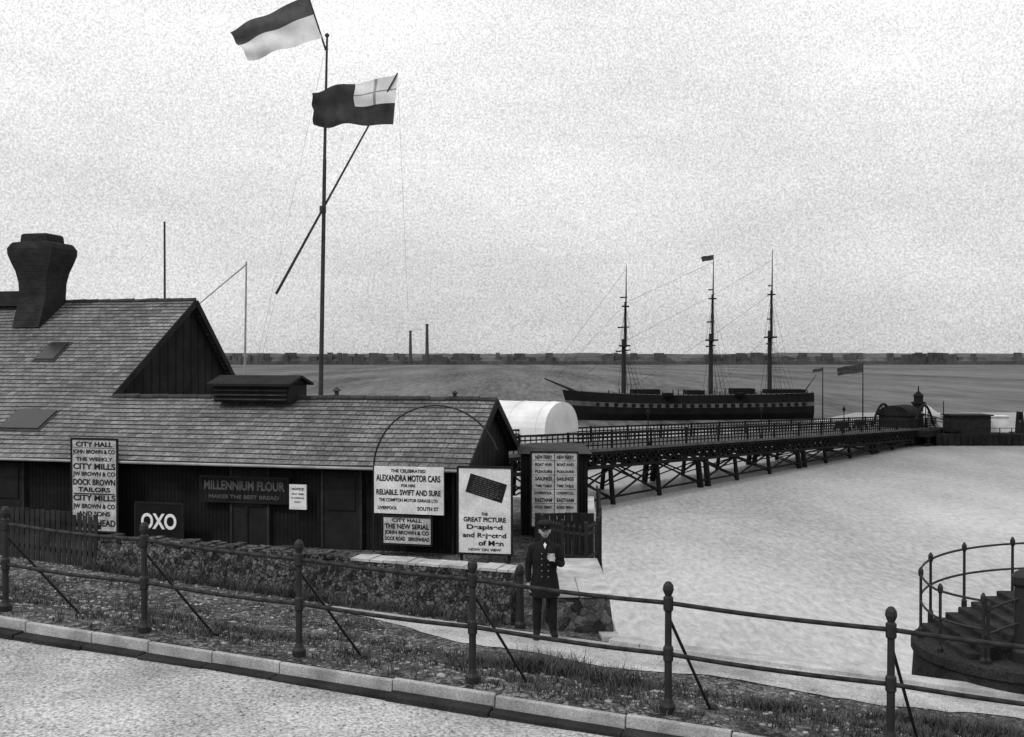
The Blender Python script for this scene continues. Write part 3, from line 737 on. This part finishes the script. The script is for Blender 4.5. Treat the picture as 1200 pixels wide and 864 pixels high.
# whitewashed boat house near the pier root
bh = empty('boat_house', (-1, 84, 0))
m_ = MB(); ax = Vector((.88, -.475)); nx_ = Vector((.475, .88)); c0 = Vector((-3.2, 82.5)); hl = 8.0; rr = 3.0
def Q(a, e): 
    o_ = c0+ax*e*hl+nx_*(-rr*math.cos(a)); return (o_.x, o_.y, Z(-5.8)+2.45*math.sin(a)**.8 if 0 < a < math.pi else Z(-5.8))
nA = 18
for i in range(nA):
    a1, a2 = math.pi*i/nA, math.pi*(i+1)/nA; m_.quad(Q(a1, -1), Q(a1, 1), Q(a2, 1), Q(a2, -1))
for e in (-1, 1): m_.add([Q(math.pi*i/nA, e) for i in range(nA+1)], [list(range(nA+1))])
for e in [-.9+.3*i for i in range(7)]:
    m_.path([Vector(Q(math.pi*i/nA, e))+Vector((0, 0, .01)) for i in range(nA+1)], .03, 4)
m_.obj('vaulted_roof', M_shore_roof, bh)
m_ = MB(); m_.box((c0.x, c0.y, (Z(-5.8)-.4)/2), (hl*2-.2, rr*2-.2, Z(-5.8)+.38), math.atan2(ax.y, ax.x)); m_.obj('walls', M_white, bh)

# ------------------------------------------------------------------ training ship
sh = empty('three_masted_ship', (32, 183, 0))
sx0, sx1, sy = 10.4, 54.9, 183
m_ = MB(); ST = 30; secs = []
for i in range(ST+1):
    u = i/ST; x = sx0+(sx1-sx0)*u
    hwid = 4.6*min(1, (math.sin(min(1, u/.3)*math.pi/2))**.8 if u < .3 else 1)*(1 if u < .75 else 1-.35*((u-.75)/.25)**2)
    hwid = max(hwid, .12)
    top = 4.45+.7*((.5-u)*2)**2*(1.3 if u < .5 else .4)
    yy = sy+u*6
    ring = [(1, 1), (1.03, .8), (1.05, .66), (1.06, .5), (1.04, .25), (.85, -.05), (.3, -.2)]
    rake = (1-u)**6
    secs.append(([(x-rake*1.4*fz, yy-hwid*fy, top*fz) for fy, fz in ring], [(x-rake*1.4*fz, yy+hwid*fy, top*fz) for fy, fz in ring]))
for i in range(ST):
    for side in (0, 1):
        A_, B_ = secs[i][side], secs[i+1][side]
        for j in range(6): m_.quad(A_[j], B_[j], B_[j+1], A_[j+1], 1 if j == 2 else 0)
    m_.quad(secs[i][0][0], secs[i][1][0], secs[i+1][1][0], secs[i+1][0][0], 2)
a_, b_ = secs[-1]; m_.add(a_+b_[::-1], [list(range(14))], 0)
a_, b_ = secs[0]; m_.add(a_+b_[::-1], [list(range(14))], 0)
for i in range(3, ST-1):
    A_, B_ = secs[i][0], secs[i+1][0]
    c = [(A_[2][k_]+B_[2][k_]+A_[3][k_]+B_[3][k_])/4 for k_ in range(3)]
    m_.box((c[0], c[1]-.03, c[2]), (.7, .12, .6), math.radians(7), 0)
m_.obj('hull', [M_hull, M_strake, M_pdeck], sh)
m_ = MB()
def shy(x): return sy+(x-sx0)/(sx1-sx0)*6
for (x, w_, h_) in ((24, 5, .9), (33, 3, .7), (42, 4, 1.0), (50, 7, .8)):
    m_.box((x, shy(x), 4.5+h_/2), (w_, 4, h_))
for i in range(46):
    x = sx0+1+i*.95; m_.tube((x, shy(x)-4.2 if x > 20 else shy(x)-3, 4.3), (x, shy(x)-4.2 if x > 20 else shy(x)-3, random.uniform(4.9, 5.6)), .09, .09, 4)
for x in (27.5, 40.5):
    m_.lathe((x, shy(x)-5.2, 3.9), [(.2, 0), (.8, .4), (1.0, .9), (.95, 1.0)], 10)
m_.obj('deckhouses_and_rails', M_hull, sh)
ms = MB()
masts = [(20.1, 27.8), (36.2, 29.8), (47.3, 30.9)]
for x, tp in masts:
    y = shy(x); h1 = tp*.52; h2 = tp*.76
    ms.tube((x, y, 3), (x, y, h1), .44, .36, 8); ms.tube((x+.3, y, h1-1.5), (x+.3, y, h2), .28, .2, 8); ms.tube((x+.4, y, h2-1), (x+.45, y, tp), .15, .05, 6)
    ms.box((x+.15, y, h1-1.2), (1.9, 2.4, .28)); ms.box((x+.3, y, h2-.8), (1.2, 1.5, .2))
    for hz, l in ((h1*.86, 3.4), (h1+2.2, 2.6), (h2+.9, 1.5)):
        ms.tube((x-l*.55, y-l*1.6, hz-.25), (x+l*.55, y+l*1.6, hz+.1), .15, .12, 6)
    for sgn in (-1, 1):
        for k_ in range(5):
            dx = -.7+k_*.95
            ms.tube((x+dx, y+sgn*4.4, 4.4), (x+.1, y+sgn*.5, h1-1), .03, .025, 4)
        for k_ in range(3): ms.tube((x-.6+k_*.6, y+sgn*1.2, h1-1.0), (x+.3, y+sgn*.1, h2-.6), .025, .025, 4)
        ms.tube((x+3.4, y+sgn*4.3, 4.4), (x+.3, y, h2-.4), .02, .02, 4)
    for k_ in range(8):
        f = (k_+1)/9; ms.tube((x-.6*(1-f), y-4.4+3.8*f, 4.5+(h1-6)*f), (x+3.0*(1-f)+.1, y-4.4+3.8*f, 4.5+(h1-6)*f), .02, .02, 4)
yb = shy(sx0)
bs = (sx0-4.6, yb-.4, 7.4)
ms.tube((sx0+2, yb, 4.6), bs, .28, .12, 7)
for a_, b_ in (((20.1, shy(20), 13.5), (sx0-.5, yb, 5.5)), ((20.5, shy(20), 21), (sx0-3, yb, 6.8)), ((20.5, shy(20), 27), bs), ((36.2, shy(36), 15), (21, shy(21), 5.5)), ((36.6, shy(36), 22.5), (20.2, shy(20), 14)), ((36.6, shy(36), 28.5), (20.5, shy(20), 21)), ((47.3, shy(47), 15.5), (37, shy(37), 5.5)), ((47.7, shy(47), 23), (36.3, shy(36), 15)), ((47.7, shy(47), 29), (36.7, shy(36), 22.5))):
    ms.tube(a_, b_, .022, .022, 4)
ms.tube((53.8, shy(54), 4.6), (56.2, shy(56), 8), .12, .06, 6)
ms.obj('masts_and_rigging', M_spar, sh)
flag(sh, 'masthead_flag', (36.6, 29.8-CZ), (36.6, 28.9-CZ), (34.6, 28.6-CZ), (34.4, 29.5-CZ), lambda u, v: 0, [M_flagd], amp=.06, nu=10, nv=5, y=shy(36))

# ------------------------------------------------------------------ stairhead bastion with steps and railing at the right
BC = (7.5, 15.15); BR = 1.4
stp = empty('stone_steps', (BC[0], BC[1], Z(-4.4)))
m_ = MB(); m_.lathe((BC[0], BC[1], 0), [(BR+.5, -.6), (BR+.04, Z(-4.42)), (BR+.08, Z(-4.4)), (BR+.08, Z(-4.27)), (BR+.03, Z(-4.25))], 40); m_.obj('bastion', M_dstone, stp)
m_ = MB(); nst = 7
for i in range(nst):
    xa = 6.42+i*.2; zt = -4.25+.085*(i+1)
    m_.box(((xa+8.7)/2, 15.25, (Z(zt)+Z(-4.6))/2), (8.7-xa, 1.7-.006*i, Z(zt)-Z(-4.6)))
m_.obj('flight', M_dstone, stp, bevel=.015)
rl = empty('steps_railing', (BC[0], BC[1], Z(-4.3)))
m_ = MB()
def cpt(deg, z): a = math.radians(deg); return (BC[0]+(BR-.06)*math.cos(a), BC[1]+(BR-.06)*math.sin(a), z)
def rail_run(pts, posts, h):
    for x, y, z in posts:
        m_.lathe((x, y, Z(z)), [(.045, -.2), (.045, .05), (.024, .09), (.022, h-.08), (.04, h-.05), (.04, h+.02), (.012, h+.07)], 8)
    for hh in (h-.04, h*.52):
        m_.path([Vector((x, y, Z(z+hh))) for x, y, z in pts], .018, 6)
zf = lambda d: -4.25+max(0, (190-d))/130*.42
rail_run([cpt(d, zf(d)) for d in range(225, 39, -5)], [cpt(d, zf(d)) for d in (225, 195, 163, 131, 99, 67)], .92)
rail_run([(6.62, 14.2, -4.25), (6.95, 14.25, -4.15), (7.25, 14.25, -4.05)], [(6.62, 14.2, -4.25)], .8)
m_.lathe((7.15, 14.3, Z(-4.25)), [(.14, -.3), (.14, .15), (.11, .2), (.11, 1.05), (.15, 1.1), (.15, 1.2), (.1, 1.26), (.02, 1.3)], 14)
m_.obj('posts_and_rails', M_iron, rl)

# ------------------------------------------------------------------ bank vegetation and stones
gr = MB()
def tuft(x, y, z, h, n_):
    for _ in range(n_):
        a = random.uniform(0, 6.28); l = h*random.uniform(.5, 1.2); b0 = Vector((x+random.gauss(0, .035), y+random.gauss(0, .035), z-.01))
        d = Vector((math.cos(a), math.sin(a), 0)); s_ = Vector((-d.y, d.x, 0))*.006
        mid = b0+d*l*.25+Vector((0, 0, l*.6)); tip = b0+d*l*random.uniform(.4, .8)+Vector((0, 0, l*.9))
        gr.add([b0-s_, b0+s_, mid+s_*.7, mid-s_*.7, tip], [[0, 1, 2, 3], [3, 2, 4]])
cnt = 0
while cnt < 7000:
    p = random.uniform(-9, 15); q_ = random.uniform(-.12, 5.6 if random.random() < .6 else 4.2)
    x, y = xy(p, q_); d = noise.noise(Vector((x*.8, y*.8, 5)))+.5*noise.noise(Vector((x*3, y*3, 1)))
    if q_ > 4.4 and p > 2.2: continue
    if d < random.uniform(-.2, .3) and random.random() > .06: continue
    tuft(x, y, Z(gz(x, y)+bumpz(x, y, .07 if .2 < q_ < 4.1 else 0)), random.uniform(.04, .12), 5); cnt += 1
for (cx2, cy2, n2, hh) in ((.45, 12.3, 240, .34), (.9, 12.0, 170, .28), (-.1, 12.7, 90, .22), (2.9, 11.2, 90, .2), (-3.5, 13.2, 60, .18), (4.4, 11.3, 160, .24), (5.2, 11.0, 200, .26), (3.9, 10.0, 140, .16), (5.0, 9.6, 160, .18)):
    for _ in range(n2):
        x, y = cx2+random.gauss(0, .28), cy2+random.gauss(0, .16); tuft(x, y, Z(gz(x, y)), hh*random.uniform(.5, 1), 7)
for _ in range(460):
    t = random.random(); b_ = A+(Bp-A)*t-nw*random.uniform(.35, .7); tuft(b_.x, b_.y, Z(gz(b_.x, b_.y)), random.uniform(.08, .28), 7)
gr.obj('grass', M_grass)
pbm = MB()
ico = [(0, 0, 1), (.9, 0, .4), (.28, .85, .4), (-.72, .53, .4), (-.72, -.53, .4), (.28, -.85, .4), (.72, .53, -.3), (-.28, .85, -.3), (-.9, 0, -.3), (-.28, -.85, -.3), (.72, -.53, -.3)]
icf = [[0, 1, 2], [0, 2, 3], [0, 3, 4], [0, 4, 5], [0, 5, 1], [1, 6, 2], [2, 7, 3], [3, 8, 4], [4, 9, 5], [5, 10, 1], [6, 7, 2], [7, 8, 3], [8, 9, 4], [9, 10, 5], [10, 6, 1]]
for _ in range(5600):
    p = random.uniform(-9, 15); q_ = random.uniform(.0, 7.4); x, y = xy(p, q_)
    if q_ > 6.2 and x > -.2: continue
    if q_ > 6.6 and x > -6 : continue
    if 4.3 < q_ < 6.2 and p > 2.5 and random.random() < .7: continue
    sz = random.uniform(.01, .035)*(1 if random.random() < .94 else 1.8); zz = Z(gz(x, y)+bumpz(x, y, .07 if .2 < q_ < 4.1 else 0)); a = random.uniform(0, 6.28)
    ca, sa = math.cos(a), math.sin(a); fx = random.uniform(.7, 1.3)
    pbm.add([(x+sz*(v[0]*fx*ca-v[1]*sa), y+sz*(v[0]*fx*sa+v[1]*ca), zz+sz*.6*v[2]) for v in ico], icf)
for _ in range(1800):
    p = random.uniform(-9, 12); q_ = -.5-random.expovariate(.8); x, y = xy(p, q_); sz = random.uniform(.005, .014); zz = Z(z0(p)-.125+(.03*max(0, min(1, (-q_-.5)/2))))
    pbm.add([(x+sz*v[0], y+sz*v[1], zz+sz*.6*v[2]) for v in ico], icf)
pbm.obj('stones', M_peb)

# ------------------------------------------------------------------ the pier master
mx, my = .5, 15.6; mz = Z(gz(mx, my)+.012)
man = empty('standing_man', (mx, my, mz))
def skinned(name, verts, edges, radii, m, sub=2, root=0):
    me = bpy.data.meshes.new(name); me.from_pydata([(mx+v[0], my+v[1], mz+v[2]) for v in verts], edges, [])
    o = bpy.data.objects.new(name, me); COL.objects.link(o); me.materials.append(m)
    md = o.modifiers.new('Skin', 'SKIN'); md.use_smooth_shade = True
    for i, r_ in enumerate(radii):
        sv = me.skin_vertices[0].data[i]; sv.radius = r_ if isinstance(r_, tuple) else (r_, r_); sv.use_root = (i == root)
    s_ = o.modifiers.new('Sub', 'SUBSURF'); s_.levels = sub; s_.render_levels = sub
    par(o, man); return o
V = [(0, 0, .94), (0, 0, 1.08), (0, -.005, 1.26), (0, .0, 1.40), (0, .005, 1.49), (0, -.005, 1.56),
     (-.10, 0, .86), (-.115, -.01, .50), (-.12, .01, .11), (-.135, -.12, .045),
     (.10, 0, .86), (.12, -.015, .50), (.13, .01, .11), (.155, -.12, .045),
     (-.19, .0, 1.39), (-.255, .01, 1.12), (-.25, -.05, .88),
     (.19, .0, 1.39), (.265, -.03, 1.13), (.16, -.23, 1.22)]
Ed = [(0, 1), (1, 2), (2, 3), (3, 4), (4, 5), (0, 6), (6, 7), (7, 8), (8, 9), (0, 10), (10, 11), (11, 12), (12, 13), (3, 14), (14, 15), (15, 16), (3, 17), (17, 18), (18, 19)]
Rd = [(.15, .115), (.145, .11), (.165, .12), (.13, .1), (.058, .06), (.055, .055),
      .1, .078, .062, .045, .1, .078, .062, .045,
      .078, .056, .042, .078, .056, .042]
skinned('body', V, Ed, Rd, M_cloth)
m_ = MB(); nr = 24; rings = [(1.44, .10, .09), (1.41, .19, .125), (1.3, .215, .15), (1.15, .195, .14), (1.04, .18, .135), (.92, .205, .155), (.80, .222, .17), (.68, .235, .18), (.66, .23, .175)]
vs = []
for z, a_, b_ in rings:
    for i in range(nr):
        t = 2*math.pi*i/nr; f = 1+.03*math.sin(5*t)*(1 if z < .95 else .2); vs.append((mx+a_*math.cos(t)*f, my+b_*math.sin(t)*f, mz+z))
fs_ = [[j*nr+i, (j+1)*nr+i, (j+1)*nr+(i+1) % nr, j*nr+(i+1) % nr] for j in range(len(rings)-1) for i in range(nr)]
m_.add(vs, fs_); m_.obj('coat', M_cloth, man, smooth=True)
m_ = MB()
for z in (.98, 1.07, 1.16, 1.25, 1.33):
    for sx in (-.05, .05):
        yy = -.15 if z > 1.1 else -.148
        m_.lathe((mx+sx, my+yy, mz+z), [(.003, -.008), (.008, -.005), (.009, 0), (.008, .005), (.003, .008)], 8)
m_.obj('brass_buttons', M_brass, man)
m_ = MB(); m_.quad((mx-.025, my-.118, mz+1.46), (mx, my-.14, mz+1.40), (mx+.025, my-.118, mz+1.46), (mx, my-.08, mz+1.49)); m_.obj('shirt_collar', M_white, man)
me = bpy.data.meshes.new('head')
bm = bmesh.new(); bmesh.ops.create_uvsphere(bm, u_segments=32, v_segments=24, radius=1)
hz = 1.655
for v in bm.verts:
    x, y, z = v.co
    X, Y, Zz = x*.076, y*.094, z*.118
    if z < -.2: X *= 1-.28*((-z-.2)/.8); Y *= 1-.12*((-z-.2)/.8)
    if y < -.3:
        def gsn(cx, cz, sxx, sz_): return math.exp(-((X-cx)/sxx)**2-((Zz-cz)/sz_)**2)
        Y -= .024*gsn(0, -.024, .011, .024)+.008*gsn(0, -.1, .02, .014)+.006*gsn(0, -.064, .022, .006)
        Y += .010*(gsn(-.03, .004, .013, .010)+gsn(.03, .004, .013, .010))
        Y -= .005*(gsn(-.03, .024, .02, .006)+gsn(.03, .024, .02, .006))
    v.co = (X, Y, Zz)
bm.to_mesh(me); bm.free()
for p_ in me.polygons: p_.use_smooth = True
me.materials.append(M_skin); ho = bpy.data.objects.new('head', me); COL.objects.link(ho); ho.location = (mx, my-.01, mz+hz); ho.rotation_euler = (0, 0, math.radians(8)); par(ho, man)
m_ = MB()
for sx in (-1, 1):
    m_.lathe((mx+sx*.029, my-.093, mz+hz+.004), [(.003, -.008), (.01, -.004), (.011, 0), (.01, .004), (.003, .008)], 8, 0)
m_.quad((mx-.024, my-.105, mz+hz-.066), (mx+.024, my-.105, mz+hz-.066), (mx+.024, my-.106, mz+hz-.061), (mx-.024, my-.106, mz+hz-.061), 0)
m_.obj('eyes_and_mouth', M_hair, man)
m_ = MB()
for sx in (-1, 1):
    m_.lathe((mx+sx*.078, my, mz+hz-.012), [(.006, -.032), (.012, -.02), (.016, .005), (.015, .022), (.006, .032)], 8)
m_.obj('ears', M_skin, man, smooth=True)
m_ = MB(); vs = []
for z, r_ in ((-.05, .088), (-.01, .095), (.04, .092), (.08, .07)):
    for i in range(13):
        t = math.pi*i/12; vs.append((mx+math.cos(t)*r_*.86, my+.0+math.sin(t)*r_*1.04, mz+hz+z))
m_.add(vs, [[j*13+i, j*13+i+1, (j+1)*13+i+1, (j+1)*13+i] for j in range(3) for i in range(12)]); m_.obj('hair', M_hair, man, smooth=True)
m_ = MB()
def ell(z, a_, b_, oy=0, tilt=0): return [(mx+a_*math.cos(2*math.pi*i/28), my+oy+b_*math.sin(2*math.pi*i/28), mz+z+tilt*math.sin(2*math.pi*i/28)) for i in range(28)]
R4 = [ell(hz+.045, .085, .103), ell(hz+.09, .087, .105), ell(hz+.105, .118, .132, -.005, .008), ell(hz+.12, .12, .134, -.005, .008), ell(hz+.142, .09, .1, 0, .006), ell(hz+.148, .02, .02)]
vs = sum(R4, []); m_.add(vs, [[j*28+i, j*28+(i+1) % 28, (j+1)*28+(i+1) % 28, (j+1)*28+i] for j in range(5) for i in range(28)])
m_.add(R4[-1], [list(range(28))])
vis = []
for i in range(13):
    t = math.pi+math.pi*i/12; vis.append((mx+.084*math.cos(t), my+.102*math.sin(t), mz+hz+.05)); vis.append((mx+.09*math.cos(t), my+.102*math.sin(t)-.055*abs(math.sin(t))-.002, mz+hz+.05-.025*abs(math.sin(t))))
m_.add(vis, [[2*i, 2*i+1, 2*i+3, 2*i+2] for i in range(12)]); m_.obj('peaked_cap', M_cloth, man, smooth=True)
m_ = MB(); m_.lathe((mx, my-.108, mz+hz+.07), [(.003, -.01), (.009, -.006), (.01, .004), (.004, .01)], 8); m_.obj('cap_badge', M_brass, man)
def hand(name, wr, dirv, side, curl):
    d = Vector(dirv).normalized(); s_ = Vector(side).normalized(); c_ = Vector(curl).normalized(); w0 = Vector(wr)
    skinned(name+'_palm', [tuple(w0), tuple(w0+d*.045), tuple(w0+d*.085)], [(0, 1), (1, 2)], [(.027, .02), (.036, .018), (.036, .015)], M_skin, 1)
    for k_, (off, ln_) in enumerate(((-.03, .068), (-.01, .08), (.01, .075), (.03, .058))):
        b0 = w0+d*.075+s_*off; a1 = b0+d*ln_*.45+c_*.006; a2 = a1+d*ln_*.3+c_*ln_*.28; a3 = a2+d*ln_*.12+c_*ln_*.3
        skinned('%s_finger_%d' % (name, k_+1), [tuple(b0), tuple(a1), tuple(a2), tuple(a3)], [(0, 1), (1, 2), (2, 3)], [.0095, .009, .008, .006], M_skin, 1)
    b0 = w0+d*.02+s_*(-.028); a1 = b0+d*.03-s_*.022+c_*.012; a2 = a1+d*.03-s_*.006+c_*.014
    skinned(name+'_thumb', [tuple(b0), tuple(a1), tuple(a2)], [(0, 1), (1, 2)], [.013, .011, .008], M_skin, 1)
hand('right_hand', (-.25, -.055, .87), (0, -.1, -1), (0, 1, 0), (1, -.1, 0))
hand('left_hand', (.15, -.24, 1.225), (-.75, -.1, .55), (-.5, .1, -.75), (0, 1, .1))
m_ = MB(); m_.box((mx+.1, my-.275, mz+1.3), (.08, .012, .11), .2); m_.obj('folded_paper', M_paperg, man)
m_ = MB()
for sx in (-.135, .155):
    m_.add([(mx+sx+a_, my+b_, mz+c) for a_, b_, c in ((-.045, .06, 0), (.045, .06, 0), (.05, -.1, 0), (.03, -.2, 0), (-.03, -.2, 0), (-.05, -.1, 0), (-.04, .05, .09), (.04, .05, .09), (.042, -.08, .08), (.022, -.18, .035), (-.022, -.18, .035), (-.042, -.08, .08))],
           [[5, 4, 3, 2, 1, 0], [6, 7, 8, 9, 10, 11]]+[[i, (i+1) % 6, 6+(i+1) % 6, 6+i] for i in range(6)])
m_.obj('boots', M_hair, man, smooth=False, bevel=.008)

# ------------------------------------------------------------------ sky and sun
sun_az = math.radians(232); el = math.radians(48)
W = bpy.data.worlds.new('World'); S.world = W; W.use_nodes = True
nt = W.node_tree; N = nt.nodes; L = nt.links; bg = N['Background']
sk_ = N.new('ShaderNodeTexSky'); sk_.sky_type = 'NISHITA'; sk_.sun_disc = False; sk_.sun_elevation = el; sk_.sun_rotation = sun_az
sk_.dust_density = 3
bw = N.new('ShaderNodeRGBToBW'); L.new(sk_.outputs[0], bw.inputs[0])
tc = N.new('ShaderNodeTexCoord'); sep = N.new('ShaderNodeSeparateXYZ'); L.new(tc.outputs['Generated'], sep.inputs[0])
mr = N.new('ShaderNodeMapRange'); mr.inputs[1].default_value = 0; mr.inputs[2].default_value = .3; mr.inputs[3].default_value = 6.7; mr.inputs[4].default_value = 10.8
L.new(sep.outputs[2], mr.inputs[0])
mp = N.new('ShaderNodeMapping'); mp.inputs['Scale'].default_value = (1, 1, 3); L.new(tc.outputs['Generated'], mp.inputs['Vector'])
cn = N.new('ShaderNodeTexNoise'); cn.inputs['Scale'].default_value = 3.0; cn.inputs['Detail'].default_value = 8; cn.inputs['Roughness'].default_value = .6; L.new(mp.outputs[0], cn.inputs['Vector'])
cr = N.new('ShaderNodeMapRange'); cr.inputs[1].default_value = .3; cr.inputs[2].default_value = .7; cr.inputs[3].default_value = .86; cr.inputs[4].default_value = 1.14; L.new(cn.outputs['Fac'], cr.inputs[0])
fn = N.new('ShaderNodeTexNoise'); fn.inputs['Scale'].default_value = 560; fn.inputs['Detail'].default_value = 2; L.new(tc.outputs['Generated'], fn.inputs['Vector'])
fr2 = N.new('ShaderNodeMapRange'); fr2.inputs[1].default_value = .3; fr2.inputs[2].default_value = .7; fr2.inputs[3].default_value = .74; fr2.inputs[4].default_value = 1.24; L.new(fn.outputs['Fac'], fr2.inputs[0])
a1 = N.new('ShaderNodeMath'); a1.operation = 'MULTIPLY'; L.new(mr.outputs[0], a1.inputs[0]); L.new(cr.outputs[0], a1.inputs[1])
a2 = N.new('ShaderNodeMath'); a2.operation = 'MULTIPLY'; L.new(a1.outputs[0], a2.inputs[0]); L.new(fr2.outputs[0], a2.inputs[1])
mx_ = N.new('ShaderNodeMix'); mx_.data_type = 'FLOAT'; mx_.inputs[0].default_value = .85
L.new(bw.outputs[0], mx_.inputs[2]); L.new(a2.outputs[0], mx_.inputs[3])
L.new(mx_.outputs[0], bg.inputs['Color']); bg.inputs['Strength'].default_value = .1
sl = bpy.data.lights.new('sun', 'SUN'); sl.energy = 1.5; sl.angle = math.radians(6); so = bpy.data.objects.new('sun', sl); COL.objects.link(so)
dv = Vector((math.sin(sun_az)*math.cos(el), math.cos(sun_az)*math.cos(el), math.sin(el)))
so.rotation_euler = dv.to_track_quat('Z', 'Y').to_euler(); so.location = (0, 0, 60)

cam = bpy.data.cameras.new('camera'); cam.lens = 36; cam.sensor_width = 36; cam.clip_end = 20000; cam.clip_start = .1
co = bpy.data.objects.new('camera', cam); COL.objects.link(co); co.location = (0, 0, CZ); co.rotation_euler = (math.radians(90-.573), 0, 0)
S.camera = co
S.view_settings.view_transform = 'Standard'; S.view_settings.look = 'None'; S.view_settings.exposure = 0
